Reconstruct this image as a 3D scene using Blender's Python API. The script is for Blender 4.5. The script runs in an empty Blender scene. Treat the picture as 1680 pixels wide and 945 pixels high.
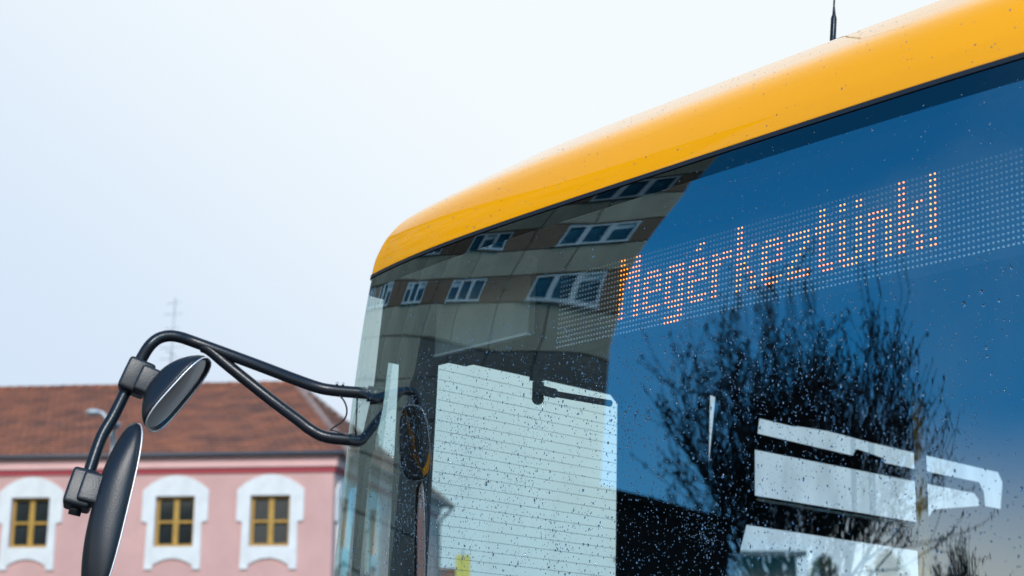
import bpy, bmesh, math, random
from mathutils import Vector, Matrix
from mathutils.geometry import tessellate_polygon
R = math.radians
PI = math.pi
S = bpy.context.scene
COL = S.collection

# ------------------------------------------------------------------ camera
cam = bpy.data.cameras.new("camera")
cam.lens = 50.0
cam.sensor_width = 36.0
cam.clip_start = 0.05
cam.clip_end = 3000
cam.dof.use_dof = True
cam.dof.focus_distance = 3.15
cam.dof.aperture_fstop = 4.2
camo = bpy.data.objects.new("camera", cam)
camo.location = (0, 0, 1.75)
camo.rotation_euler = (R(90 + 13.4), 0, 0)
COL.objects.link(camo)
S.camera = camo

# ------------------------------------------------------------------ sky, sun, exposure
SUN_AZ, SUN_EL = 174.0, 34.0          # compass degrees from +Y towards +X
W = bpy.data.worlds.new("World")
S.world = W
W.use_nodes = True
nt = W.node_tree
nt.nodes.clear()
def wn(t, **k):
    n = nt.nodes.new(t)
    for a, v in k.items(): setattr(n, a, v)
    return n
def wl(a, b): nt.links.new(a, b)
def wmath(op, a, b=None, c=None, clamp=False):
    n = wn('ShaderNodeMath', operation=op, use_clamp=clamp)
    for i, v in enumerate((a, b, c)):
        if v is None: continue
        if isinstance(v, (int, float)): n.inputs[i].default_value = v
        else: wl(v, n.inputs[i])
    return n.outputs[0]
def wrange(v, a, b, lo=0.0, hi=1.0):
    n = wn('ShaderNodeMapRange', interpolation_type='SMOOTHSTEP')
    wl(v, n.inputs[0])
    for i, q in enumerate((a, b, lo, hi)): n.inputs[i + 1].default_value = q
    return n.outputs[0]
def wdot(vec, d):
    n = wn('ShaderNodeVectorMath', operation='DOT_PRODUCT')
    wl(vec, n.inputs[0]); n.inputs[1].default_value = d
    return n.outputs['Value']
def dirv(az, el): return (math.sin(R(az)) * math.cos(R(el)), math.cos(R(az)) * math.cos(R(el)), math.sin(R(el)))
def wmix(f, a, b):
    n = wn('ShaderNodeMix', data_type='RGBA')
    wl(f, n.inputs[0])
    for i, v in ((6, a), (7, b)):
        if isinstance(v, tuple): n.inputs[i].default_value = (*v, 1)
        else: wl(v, n.inputs[i])
    return n.outputs[2]
tc = wn('ShaderNodeTexCoord')
gen = tc.outputs['Generated']
sky = wn('ShaderNodeTexSky', sky_type='NISHITA')
sky.sun_disc = False
sky.sun_elevation = R(SUN_EL)
sky.sun_rotation = R(SUN_AZ)
sky.air_density = 1.0; sky.dust_density = 0.2; sky.ozone_density = 3.0
tint = wn('ShaderNodeMix', data_type='RGBA', blend_type='MULTIPLY')
tint.inputs[0].default_value = 1.0
wl(sky.outputs[0], tint.inputs[6]); tint.inputs[7].default_value = (0.33, 2.3, 3.15, 1)
noi = wn('ShaderNodeTexNoise'); wl(gen, noi.inputs['Vector'])
noi.inputs['Scale'].default_value = 2.6; noi.inputs['Detail'].default_value = 6; noi.inputs['Roughness'].default_value = 0.55
nz = wmath('SUBTRACT', noi.outputs[0], 0.5)
sep = wn('ShaderNodeSeparateXYZ'); wl(gen, sep.inputs[0])
# overcast sheet over the half of the sky in front of the camera, breaking up behind it
front = wmath('ADD', wdot(gen, dirv(18, 8)), wmath('MULTIPLY', nz, 0.35))
m_front = wrange(front, 0.30, 0.74)
# a cloud bank low in the sky behind the camera
bz = wmath('ADD', sep.outputs[2], wmath('MULTIPLY', nz, 0.14))
ba = wmath('ADD', wdot(gen, dirv(-150, 0)), wmath('MULTIPLY', nz, 0.10))
m_bank = wmath('MULTIPLY', wrange(bz, 0.37, 0.22), wrange(ba, 0.46, 0.565))
pale = wrange(wmath('ADD', wmath('MULTIPLY', sep.outputs[0], 0.9), wmath('MULTIPLY', sep.outputs[2], 1.3)), -0.10, 0.50)
CL = 10.0     # the cloud colours below are radiances; the Background strength divides them again
over = wmix(pale, (0.675 * CL, 0.795 * CL, 0.95 * CL), (0.90 * CL, 0.965 * CL, 1.0 * CL))
wisp = wmix(wrange(nz, -0.15, 0.2), (1.45 * CL, 1.43 * CL, 1.36 * CL), (1.95 * CL, 1.90 * CL, 1.74 * CL))
thin = wmix(wrange(nz, -0.05, 0.28, 0.0, 0.30), tint.outputs[2], (0.55 * CL, 0.85 * CL, 1.1 * CL))
c1 = wmix(m_bank, thin, wisp)
c2 = wmix(m_front, c1, over)
bg = wn('ShaderNodeBackground'); bg.inputs[1].default_value = 0.1
wl(c2, bg.inputs[0])
wo = wn('ShaderNodeOutputWorld'); wl(bg.outputs[0], wo.inputs[0])

sl = bpy.data.lights.new("sun", 'SUN')
sl.energy = 3.3
sl.angle = R(14)
sl.color = (1.0, 0.95, 0.88)
so = bpy.data.objects.new("sun", sl)
so.rotation_euler = Vector(dirv(SUN_AZ, SUN_EL)).to_track_quat('Z', 'Y').to_euler()
so.location = (20, -30, 30)
COL.objects.link(so)

S.view_settings.view_transform = 'Standard'
S.view_settings.look = 'None'
S.view_settings.exposure = 0.0
S.view_settings.gamma = 1.0
S.render.engine = 'CYCLES'
cy = S.cycles
cy.max_bounces = 14; cy.transparent_max_bounces = 24; cy.transmission_bounces = 10; cy.glossy_bounces = 6; cy.diffuse_bounces = 4
cy.caustics_reflective = False; cy.caustics_refractive = False
cy.use_denoising = True
try: cy.denoiser = 'OPENIMAGEDENOISE'
except Exception: pass
cy.sample_clamp_indirect = 8

# ------------------------------------------------------------------ materials
def newmat(name):
    m = bpy.data.materials.new(name); m.use_nodes = True
    t = m.node_tree
    b = t.nodes.get('Principled BSDF')
    return m, t, b
def mat(name, col, rough=0.5, metal=0.0, var=0.0, scale=6.0, bump=0.0, bscale=40.0, coat=0.0, spec=0.5, col2=None, detail=5, stretch=None):
    m, t, b = newmat(name)
    b.inputs['Base Color'].default_value = (*col, 1)
    b.inputs['Roughness'].default_value = rough
    b.inputs['Metallic'].default_value = metal
    b.inputs['Coat Weight'].default_value = coat
    b.inputs['Coat Roughness'].default_value = 0.03
    b.inputs['Specular IOR Level'].default_value = spec
    L = t.links.new
    tcn = t.nodes.new('ShaderNodeTexCoord'); v = tcn.outputs['Object']
    if stretch:
        mp = t.nodes.new('ShaderNodeMapping'); mp.inputs['Scale'].default_value = stretch
        L(v, mp.inputs[0]); v = mp.outputs[0]
    if var or col2:
        n = t.nodes.new('ShaderNodeTexNoise'); n.inputs['Scale'].default_value = scale; n.inputs['Detail'].default_value = detail
        n.inputs['Roughness'].default_value = 0.6
        L(v, n.inputs['Vector'])
        r = t.nodes.new('ShaderNodeValToRGB')
        c2 = col2 or tuple(max(0, c * (1 - var)) for c in col)
        c1 = col if col2 else tuple(min(1, c * (1 + var * 0.6)) for c in col)
        r.color_ramp.elements[0].position = 0.32; r.color_ramp.elements[0].color = (*c2, 1)
        r.color_ramp.elements[1].position = 0.68; r.color_ramp.elements[1].color = (*c1, 1)
        L(n.outputs[0], r.inputs[0]); L(r.outputs[0], b.inputs['Base Color'])
    if bump:
        n2 = t.nodes.new('ShaderNodeTexNoise'); n2.inputs['Scale'].default_value = bscale; n2.inputs['Detail'].default_value = 4
        L(v, n2.inputs['Vector'])
        bp = t.nodes.new('ShaderNodeBump'); bp.inputs['Strength'].default_value = bump; bp.inputs['Distance'].default_value = 0.01
        L(n2.outputs[0], bp.inputs['Height']); L(bp.outputs[0], b.inputs['Normal'])
    return m
def glass_mat(name, tintc, ior, refl, gain=1.0, wave=0.0, dirt=0.0):
    """thin sheet: Fresnel mix of a mirror reflection and a tinted see-through"""
    m, t, b = newmat(name)
    t.nodes.remove(b)
    out = [n for n in t.nodes if n.type == 'OUTPUT_MATERIAL'][0]
    L = t.links.new
    fr = t.nodes.new('ShaderNodeFresnel'); fr.inputs[0].default_value = ior
    ge = t.nodes.new('ShaderNodeNewGeometry')
    # keep the same reflectance from either face of the sheet
    mi = t.nodes.new('ShaderNodeMath'); mi.operation = 'MULTIPLY'; mi.inputs[1].default_value = gain; mi.use_clamp = True
    iorm = t.nodes.new('ShaderNodeMix'); iorm.data_type = 'FLOAT'
    L(ge.outputs['Backfacing'], iorm.inputs[0]); iorm.inputs[2].default_value = ior; iorm.inputs[3].default_value = 1.0 / ior
    L(iorm.outputs[0], fr.inputs[0])
    tr = t.nodes.new('ShaderNodeBsdfTransparent'); tr.inputs[0].default_value = (*tintc, 1)
    gl = t.nodes.new('ShaderNodeBsdfGlossy'); gl.inputs['Roughness'].default_value = 0.0; gl.inputs[0].default_value = (*refl, 1)
    if wave:
        tcn = t.nodes.new('ShaderNodeTexCoord')
        n2 = t.nodes.new('ShaderNodeTexNoise'); n2.inputs['Scale'].default_value = 3.0; n2.inputs['Detail'].default_value = 1.0
        L(tcn.outputs['Object'], n2.inputs['Vector'])
        bp = t.nodes.new('ShaderNodeBump'); bp.inputs['Strength'].default_value = 1.0; bp.inputs['Distance'].default_value = wave
        L(n2.outputs[0], bp.inputs['Height']); L(bp.outputs[0], gl.inputs['Normal'])
    if dirt:
        tcd = t.nodes.new('ShaderNodeTexCoord'); nd = t.nodes.new('ShaderNodeTexNoise'); nd.inputs['Scale'].default_value = 5.0; nd.inputs['Detail'].default_value = 5.0
        mp = t.nodes.new('ShaderNodeMapping'); mp.inputs['Scale'].default_value = (1, 1.6, .7); L(tcd.outputs['Object'], mp.inputs[0]); L(mp.outputs[0], nd.inputs['Vector'])
        rd = t.nodes.new('ShaderNodeMapRange'); rd.inputs[1].default_value = .38; rd.inputs[2].default_value = .75; L(nd.outputs[0], rd.inputs[0])
        md = t.nodes.new('ShaderNodeMix'); md.data_type = 'RGBA'; L(rd.outputs[0], md.inputs[0])
        md.inputs[6].default_value = (*tintc, 1); md.inputs[7].default_value = (*[c * (1 - dirt) for c in tintc], 1); L(md.outputs[2], tr.inputs[0])
    mx = t.nodes.new('ShaderNodeMixShader')
    L(fr.outputs[0], mi.inputs[0]); L(mi.outputs[0], mx.inputs[0]); L(tr.outputs[0], mx.inputs[1]); L(gl.outputs[0], mx.inputs[2])
    L(mx.outputs[0], out.inputs[0])
    return m
def water_mat(name):
    m, t, b = newmat(name)
    t.nodes.remove(b)
    out = [n for n in t.nodes if n.type == 'OUTPUT_MATERIAL'][0]
    g = t.nodes.new('ShaderNodeBsdfGlass'); g.inputs['Color'].default_value = (0.84, 0.88, 0.91, 1); g.inputs['IOR'].default_value = 1.333; g.inputs['Roughness'].default_value = 0.0
    t.links.new(g.outputs[0], out.inputs[0])
    return m
def emit_mat(name, col, st):
    m, t, b = newmat(name)
    b.inputs['Base Color'].default_value = (*col, 1)
    b.inputs['Emission Color'].default_value = (*col, 1)
    b.inputs['Emission Strength'].default_value = st
    return m

M = {}
M['yellow'] = mat('yellow_paint', (0.98, 0.39, 0.001), 0.05, spec=0.30, var=0.03, scale=1.2, bump=0.006, bscale=3)
M['white_paint'] = mat('pale_roof_paint', (0.72, 0.70, 0.66), 0.4, coat=0.4)
M['rubber'] = mat('black_rubber', (0.012, 0.013, 0.015), 0.45, bump=0.05, bscale=120)
M['blackpaint'] = mat('black_powder_coat', (0.008, 0.010, 0.014), 0.30, spec=0.35, coat=0.0, bump=0.06, bscale=220)
M['blackplastic'] = mat('black_mirror_plastic', (0.011, 0.013, 0.017), 0.36, spec=0.35, coat=0.0, bump=0.08, bscale=260)
M['windscreen'] = glass_mat('windscreen_glass', (0.86, 0.95, 0.935), 2.15, (0.85, 0.96, 1.0), 1.75, wave=0.00035)
M['bandglass'] = glass_mat('shade_band_glass', (0.05, 0.055, 0.06), 1.5, (0.85, 0.96, 1.0), 1.75, wave=0.00035)
M['sideglass'] = glass_mat('side_window_glass', (0.84, 0.985, 0.97), 1.3, (1, 1, 1), dirt=.06)
M['sideglass2'] = glass_mat('passenger_window_glass', (0.74, 0.86, 0.98), 1.3, (1, 1, 1), dirt=.28)
M['postglass'] = glass_mat('translucent_post', (0.86, 0.88, 0.89), 1.2, (1, 1, 1))
M['water'] = water_mat('rain_water')
M['mirror'] = mat('mirror_glass', (0.82, 0.84, 0.84), 0.02, metal=1.0)
M['silver'] = mat('silver_rim', (0.75, 0.74, 0.74), 0.4, metal=0.6)
M['dark'] = mat('dark_interior', (0.006, 0.007, 0.009), 0.75, spec=0.2)
M['pillar'] = mat('black_pillar_trim', (0.004, 0.004, 0.005), 0.7, spec=0.2)
M['trim'] = mat('grey_interior_trim', (0.34, 0.36, 0.32), 0.6, var=0.15, scale=3)
M['trimlight'] = mat('pale_trim_rail', (0.72, 0.73, 0.68), 0.5)
M['greyframe'] = mat('grey_window_bar', (0.05, 0.06, 0.07), 0.5)
M['cream'] = mat('cream_panel', (0.36, 0.35, 0.31), 0.6, var=0.1, scale=4)
M['board'] = mat('black_led_board', (0.010, 0.012, 0.014), 0.55, spec=0.3)
M['ledoff'] = mat('unlit_led', (0.85, 0.88, 0.90), 0.25)
M['ledon'] = emit_mat('lit_orange_led', (1.0, 0.28, 0.02), 4.0)
M['pole'] = mat('yellow_grab_pole', (0.92, 0.56, 0.015), 0.45, col2=(0.03, 0.02, 0.012), scale=26, detail=4, stretch=(1, 1, 0.55))
M['wire'] = mat('heater_wire', (0.10, 0.14, 0.15), 0.6)
M['tyre'] = mat('tyre_rubber', (0.015, 0.015, 0.016), 0.85)
M['steel'] = mat('steel', (0.45, 0.46, 0.47), 0.35, metal=0.9)
M['lampglass'] = mat('headlight_glass', (0.75, 0.78, 0.8), 0.1, coat=1)
M['pink'] = mat('pink_render', (0.60, 0.345, 0.305), 0.9, var=0.13, scale=0.6, bump=0.15, bscale=30)
M['pink2'] = mat('pale_pink_cornice', (0.74, 0.43, 0.39), 0.9, var=0.06, scale=1.5)
M['red'] = mat('painted_cornice_shade', (0.40, 0.06, 0.07), 0.9)  # dark red stands in for the shade below the cornice
M['white'] = mat('white_plaster', (0.70, 0.69, 0.66), 0.9, var=0.10, scale=2.5)
M['wood'] = mat('ochre_window_paint', (0.46, 0.26, 0.05), 0.5, var=0.2, scale=4)
M['pane'] = mat('dark_window_pane', (0.025, 0.03, 0.03), 0.08, var=0.5, scale=1.2)
M['tile'] = mat('red_roof_tile', (0.34, 0.115, 0.055), 0.9, col2=(0.13, 0.055, 0.038), scale=1.1, detail=9)
M['tileridge'] = mat('pale_ridge_tile', (0.34, 0.22, 0.18), 0.9, var=0.35, scale=3)
M['gutter'] = mat('blue_grey_gutter', (0.055, 0.056, 0.062), 0.5)
M['soffit'] = mat('pink_soffit', (0.55, 0.33, 0.33), 0.9)
M['concrete'] = mat('concrete_panel', (0.48, 0.41, 0.29), 0.92, var=0.30, scale=0.55, bump=0.2, bscale=14, stretch=(1, 1, .35))
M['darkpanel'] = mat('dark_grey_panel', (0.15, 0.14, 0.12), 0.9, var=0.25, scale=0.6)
M['joint'] = mat('dark_joint', (0.20, 0.19, 0.16), 0.95)
M['infill'] = mat('brown_infill_panel', (0.21, 0.13, 0.08), 0.85, var=0.15, scale=1.0)
M['pvc'] = mat('white_window_frame', (0.66, 0.68, 0.66), 0.4)
M['bluepane'] = mat('blue_grey_pane', (0.03, 0.11, 0.14), 0.05, var=0.6, scale=0.8)
M['attic'] = mat('dark_roof_edge', (0.08, 0.075, 0.07), 0.9)
M['black_clad'] = mat('black_cladding', (0.006, 0.006, 0.007), 0.9, spec=0.1)
M['bark'] = mat('dark_bark', (0.018, 0.016, 0.015), 0.95, spec=0.15)
M['bark2'] = mat('grey_bark', (0.09, 0.08, 0.07), 0.95)
M['asphalt'] = mat('wet_asphalt', (0.05, 0.05, 0.052), 0.55, var=0.25, scale=0.5, bump=0.3, bscale=60)
M['galv'] = mat('grey_lamp_metal', (0.42, 0.43, 0.43), 0.5, metal=0.2)
M['lamphead'] = mat('dark_lamp_head', (0.05, 0.08, 0.12), 0.25, coat=0.6)
M['yellowboard'] = mat('yellow_sign_board', (0.62, 0.46, 0.06), 0.6)
M['brick'] = mat('red_brown_pier', (0.24, 0.085, 0.05), 0.9, var=0.3, scale=3)
M['brown'] = mat('brown_timber_wall', (0.045, 0.03, 0.024), 0.9, var=0.3, scale=2)
M['hedge'] = mat('grey_green_leaf', (0.075, 0.09, 0.06), 0.9, var=0.4, scale=2)

# ------------------------------------------------------------------ mesh helpers
class MB:
    def __init__(s): s.v, s.f, s.m, s.sm = [], [], [], []
    def add(s, vs, fs, mi=0, smooth=False):
        o = len(s.v); s.v += [tuple(p) for p in vs]
        for q in fs: s.f.append(tuple(i + o for i in q)); s.m.append(mi); s.sm.append(smooth)
    def box(s, c, d, mi=0, mtx=None):
        hx, hy, hz = d[0] / 2, d[1] / 2, d[2] / 2
        vs = [Vector((x * hx, y * hy, z * hz)) for x in (-1, 1) for y in (-1, 1) for z in (-1, 1)]
        if mtx: vs = [mtx @ p for p in vs]
        vs = [p + Vector(c) for p in vs]
        s.add(vs, [(0, 1, 3, 2), (4, 6, 7, 5), (0, 4, 5, 1), (2, 3, 7, 6), (0, 2, 6, 4), (1, 5, 7, 3)], mi)
    def obox(s, o, ex, ey, ez, mi=0):
        """box from corner o with edge vectors"""
        o, ex, ey, ez = map(Vector, (o, ex, ey, ez))
        vs = [o + ex * a + ey * b + ez * c for a in (0, 1) for b in (0, 1) for c in (0, 1)]
        s.add(vs, [(0, 1, 3, 2), (4, 6, 7, 5), (0, 4, 5, 1), (2, 3, 7, 6), (0, 2, 6, 4), (1, 5, 7, 3)], mi)
    def tube(s, pts, r, n=10, mi=0, cap=True, smooth=True):
        pts = [Vector(p) for p in pts]
        rs = r if isinstance(r, (list, tuple)) else [r] * len(pts)
        o = len(s.v); prev = None
        for i, p in enumerate(pts):
            d = (pts[min(i + 1, len(pts) - 1)] - pts[max(i - 1, 0)]).normalized()
            if prev is None:
                a = d.orthogonal().normalized()
            else:
                a = (prev - d * prev.dot(d))
                a = a.normalized() if a.length > 1e-6 else d.orthogonal().normalized()
            prev = a; b = d.cross(a)
            for k in range(n):
                t = 2 * PI * k / n
                s.v.append(tuple(p + (a * math.cos(t) + b * math.sin(t)) * rs[i]))
        for i in range(len(pts) - 1):
            for k in range(n):
                k2 = (k + 1) % n
                s.f.append((o + i * n + k, o + i * n + k2, o + (i + 1) * n + k2, o + (i + 1) * n + k)); s.m.append(mi); s.sm.append(smooth)
        if cap:
            s.f.append(tuple(o + k for k in range(n))[::-1]); s.m.append(mi); s.sm.append(False)
            q = o + (len(pts) - 1) * n
            s.f.append(tuple(q + k for k in range(n))); s.m.append(mi); s.sm.append(False)
    def grid(s, rows, mi=0, smooth=True, closed=False, flip=False):
        o = len(s.v); nr, nc = len(rows), len(rows[0])
        for r in rows: s.v += [tuple(p) for p in r]
        for i in range(nr - 1):
            for j in range(nc if closed else nc - 1):
                j2 = (j + 1) % nc
                q = (o + i * nc + j, o + i * nc + j2, o + (i + 1) * nc + j2, o + (i + 1) * nc + j)
                s.f.append(q[::-1] if flip else q); s.m.append(mi); s.sm.append(smooth)
    def sphere(s, c, r, nu=10, nv=6, mi=0, sc=(1, 1, 1)):
        rows = []
        for i in range(nv + 1):
            a = PI * i / nv
            rows.append([(c[0] + sc[0] * r * math.sin(a) * math.cos(2 * PI * k / nu), c[1] + sc[1] * r * math.sin(a) * math.sin(2 * PI * k / nu), c[2] + sc[2] * r * math.cos(a)) for k in range(nu)])
        s.grid(rows, mi, True, True)
    def mesh(s, name, mats):
        me = bpy.data.meshes.new(name)
        me.from_pydata(s.v, [], s.f)
        for m in (mats if isinstance(mats, (list, tuple)) else [mats]): me.materials.append(m)
        me.polygons.foreach_set('material_index', s.m)
        me.polygons.foreach_set('use_smooth', s.sm)
        me.validate(); me.update()
        return me
    def build(s, name, mats, parent=None, loc=None):
        return link(name, s.mesh(name, mats), parent, loc)
def link(name, me, parent=None, loc=None):
    o = bpy.data.objects.new(name, me); COL.objects.link(o)
    if parent: o.parent = parent
    if loc: o.location = loc
    return o
def tag(o, label=None, cat=None, group=None, kind=None):
    if label: o['label'] = label
    if cat: o['category'] = cat
    if group: o['group'] = group
    if kind: o['kind'] = kind
    return o
def thing(name, label, cat, mtx=None, group=None):
    o = bpy.data.objects.new(name, None); COL.objects.link(o); o.empty_display_size = 0.3
    if mtx is not None: o.matrix_world = mtx
    return tag(o, label, cat, group)
def smooth_path(pts, sub=6):
    P = [Vector(p) for p in pts]; out = []
    for i in range(len(P) - 1):
        p0, p1, p2, p3 = P[max(i - 1, 0)], P[i], P[i + 1], P[min(i + 2, len(P) - 1)]
        for k in range(sub):
            t = k / sub
            out.append(0.5 * ((2 * p1) + (p2 - p0) * t + (2 * p0 - 5 * p1 + 4 * p2 - p3) * t * t + (3 * p1 - p0 - 3 * p2 + p3) * t ** 3))
    out.append(P[-1]); return out
def frame(o, ex, ey, ez):
    m = Matrix.Identity(4)
    for i, a in enumerate((ex, ey, ez)):
        for k in range(3): m[k][i] = a[k]
    for k in range(3): m[k][3] = o[k]
    return m
def plate_with_holes(mb, to3, outer, holes, th, mi=0, mi_back=None, mi_rim=None):
    """flat plate: 2-D outline with holes, mapped by to3(u, v, depth)"""
    polys = [[Vector((u, v, 0)) for u, v in pl] for pl in [outer] + holes]
    flat = [q for pl in polys for q in pl]
    tris = tessellate_polygon(polys)
    mb.add([to3(q.x, q.y, 0) for q in flat], [tuple(t) for t in tris], mi)
    mb.add([to3(q.x, q.y, th) for q in flat], [tuple(t)[::-1] for t in tris], mi if mi_back is None else mi_back)
    for pl in polys:
        n = len(pl)
        vs = [to3(q.x, q.y, 0) for q in pl] + [to3(q.x, q.y, th) for q in pl]
        mb.add(vs, [(i, (i + 1) % n, n + (i + 1) % n, n + i) for i in range(n)], mi if mi_rim is None else mi_rim)

# ------------------------------------------------------------------ the place: ground
BO = Vector((0.4365, 2.9795, 0.0))
BV2 = Vector((0.7696, 0.6385))
def ground_z(x, y):
    s = (x - BO.x) * BV2.x + (y - BO.y) * BV2.y
    s = 15 * math.tanh(s / 15)
    return -0.0538 * s
ax = [-1200, -500, -200, -110] + [i * 4 for i in range(-20, 21)] + [110, 200, 500, 1200]
g = MB()
g.grid([[(x, y, ground_z(x, y)) for x in ax] for y in ax], smooth=True)
tag(g.build('ground', M['asphalt']), kind='structure')

# ------------------------------------------------------------------ bus
BA = Vector((0.63860708, -0.76952928, 0.00238444)); BV = Vector((0.76849989, 0.63758619, -0.0537752)); BW = Vector((0.0398613, 0.03617367, 0.99855022))
busm = frame((0.4365, 2.9795, 0.0015), BA, BV, BW)
bus = thing('city_bus', 'yellow-fronted city bus with rain-speckled curved windscreen and lit orange destination sign', 'bus', busm)
ZR = 2.55                      # height of the sign centre; glass profile is written relative to it
Y0, PC, PN, PYAW, R1, R2, Z0, R3, TW = -.253, 0.0262502, 4.02362126, 0.01718353, 0.06065974, 0.11855963, -0.06460117, 0.10201143, -0.01534547
ZT, ZB = 0.17, -1.60           # top and bottom of the glass
def rake(x, z):
    u = max(z - Z0, 0)
    zz = max(z, -0.8)
    return R1 * zz + R2 * u * u + R3 * u ** 3 + TW * x * zz + .03 * x * min(zz + .2, 0)
def plan_curve(hw, rc, d, z, side=3.0, nside=9, N=60, nc=12):
    def fy(x): return Y0 + d + PC * abs(x) ** PN + PYAW * x + rake(x, min(z, ZT))
    xe = hw - rc; L = []
    for k in range(nside): L.append((-hw, fy(-xe) + rc + side * (1 - k / nside)))
    for k in range(nc + 1):
        a = PI / 2 * k / nc; L.append((-xe - rc * math.cos(a), fy(-xe) + rc * (1 - math.sin(a))))
    for i in range(1, N):
        x = -xe + 2 * xe * i / N; L.append((x, fy(x)))
    for k in range(nc + 1):
        a = PI / 2 * (1 - k / nc); L.append((xe + rc * math.cos(a), fy(xe) + rc * (1 - math.sin(a))))
    for k in range(nside): L.append((hw, fy(xe) + rc + side * (k + 1) / nside))
    return L
def glass_y(x, z): return Y0 + PC * abs(x) ** PN + PYAW * x + rake(x, z)

# roof with the rounded front cowl
m = MB(); rows = []
COWL = [(0, 0), (.003, .025), (.008, .05), (.024, .097), (.050, .138), (.085, .170), (.125, .199), (.175, .234), (.24, .278), (.32, .329), (.42, .372), (.56, .400), (.72, .406)]
prof = [(p.x, p.y * 1.025) for p in smooth_path([(a, b, 0) for a, b in COWL], 3)]
NT = len(prof) - 1
for d, h in prof:
    k = min(1.0, d / .62); z = ZT + h
    rows.append([(x, y, z + ZR) for x, y in plan_curve(1.279 - .47 * k, .05 + .75 * d, d, z, side=11.4)])
low = [(x, y, z - 0.006) for x, y, z in rows[0]]
inn = [(x * 0.985, y + 0.03, z - 0.006) for x, y, z in rows[0]]
m.grid([inn, low] + rows)
top = rows[-1]; nl = len(top)
m.add(top, [(j, j + 1, nl - 2 - j, nl - 1 - j) for j in range(nl // 2 - 1)], 0, True)
m.build('roof', M['yellow'], bus)
# panel gap where the front cowl meets the side roof rail
q = MB()
gap = [(rows[i][11][0], rows[i][11][1] + 0.25 * (i / NT), rows[i][11][2] + 0.0006) for i in range(6, NT - 2)]
jl = 8
gap = []
for i in range(10, NT - 2):
    p = rows[i][10]; gap.append((p[0] - 0.0003, p[1], p[2] + 0.0003))
q.tube(gap, 0.0016, 6)
q.build('panel_gap', M['rubber'], bus)
# rubber seal between cowl and glass
m = MB()
def ring(hw, z, d, side): return [(x, y, z + ZR) for x, y in plan_curve(hw, .05, d, z, side=side)]
m.grid([ring(1.270, ZT - .004, .012, .1), ring(1.278, ZT - .005, -.003, .1), ring(1.278, ZT - .015, -.003, .1), ring(1.270, ZT - .016, .012, .1)], smooth=False)
m.build('glass_seal', M['rubber'], bus)
# windscreen
zs = [ZB + (0.112 - ZB) * i / 60 for i in range(61)]
m = MB(); m.grid([[(x, y, z + ZR) for x, y in plan_curve(1.275, .05, 0, z, side=.09, nside=4)] for z in zs])
windscreen = m.build('windscreen', M['windscreen'], bus)
zs2 = [0.112 + (ZT - 0.008 - 0.112) * i / 8 for i in range(9)]
m = MB(); m.grid([[(x, y, z + ZR) for x, y in plan_curve(1.275, .05, 0, z, side=.09, nside=4)] for z in zs2])
m.build('shade_band', M['bandglass'], bus)
# far side wall with the openings seen through the windscreen: (y, z relative to the sign)
def rel(pl): return [(y, z + ZR) for y, z in pl]
driver = rel([(.003, -.075), (.097, -.040), (.40, -.0405), (.712, -.043), (.743, -.067), (.75, -.60), (.75, -1.05), (.03, -1.05), (.02, -.659)])
sliver = rel([(1.163, .030), (1.199, .026), (1.160, -.266), (1.156, -.266)])
quarter = rel([(-.104, -.085), (-.146, -.085), (-.155, -.22), (-.185, -.38), (-.195, -.70), (-.195, -1.2), (-.09, -1.2)])
hopper = rel([(1.413, -.014), (1.60, -.017), (1.64, -.012), (1.80, -.006), (2.05, -.014), (2.90, -.022), (2.93, -.06), (2.905, -.174), (2.78, -.174), (2.775, -.118), (2.745, -.082), (2.12, -.082), (2.10, -.064), (1.96, -.052), (1.94, -.080), (1.403, -.071)])
mainp = rel([(1.388, -.127), (2.72, -.128), (2.75, -.15), (2.75, -.176), (2.44, -.222), (2.37, -.284), (1.387, -.286)])
lower = rel([(1.344, -.388), (2.35, -.391), (2.35, -1.0), (1.25, -1.0), (1.262, -.62), (1.30, -.51)])
rear1 = rel([(3.4, -.03), (4.9, -.03), (4.9, -.9), (3.4, -.9)])
rear2 = rel([(5.2, -.03), (6.9, -.03), (6.9, -.9), (5.2, -.9)])
m = MB()
plate_with_holes(m, lambda u, v, t: (-1.20 - t, u, v), [(-.21, .35), (11.2, .35), (11.2, 2.72), (-.165, 2.72), (-.182, 2.40), (-.215, 2.22)], [quarter, driver, sliver, hopper, mainp, lower, rear1, rear2], .010, 1, 0, 1)
m.build('side_wall', [M['yellow'], M['dark']], bus)
def pane(name, pl, mt, x=-1.206):
    mm = MB(); mm.add([(x, y, z) for y, z in pl], [tuple(range(len(pl)))]); return mm.build(name, mt, bus)
dw = pane('driver_window', driver, M['sideglass'])
pane('quarter_window', quarter, M['sideglass'])
for pl in (sliver, hopper, mainp, lower): pane('side_window', pl, M['sideglass2'])
for pl in (rear1, rear2): pane('side_window', pl, M['sideglass2'])
# heating wires in the driver's window, each a thin strip
m = MB(); zz = -.075
while zz > -1.0:
    y1 = .742
    m.add([(-1.2045, .035, zz + ZR), (-1.2045, y1, zz - .006 + ZR), (-1.2045, y1, zz - .0072 + ZR), (-1.2045, .035, zz - .0012 + ZR)], [(0, 1, 2, 3)])
    zz -= .0293
tag(m.build('heating_wires', M['wire'], dw), kind='stuff')
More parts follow.
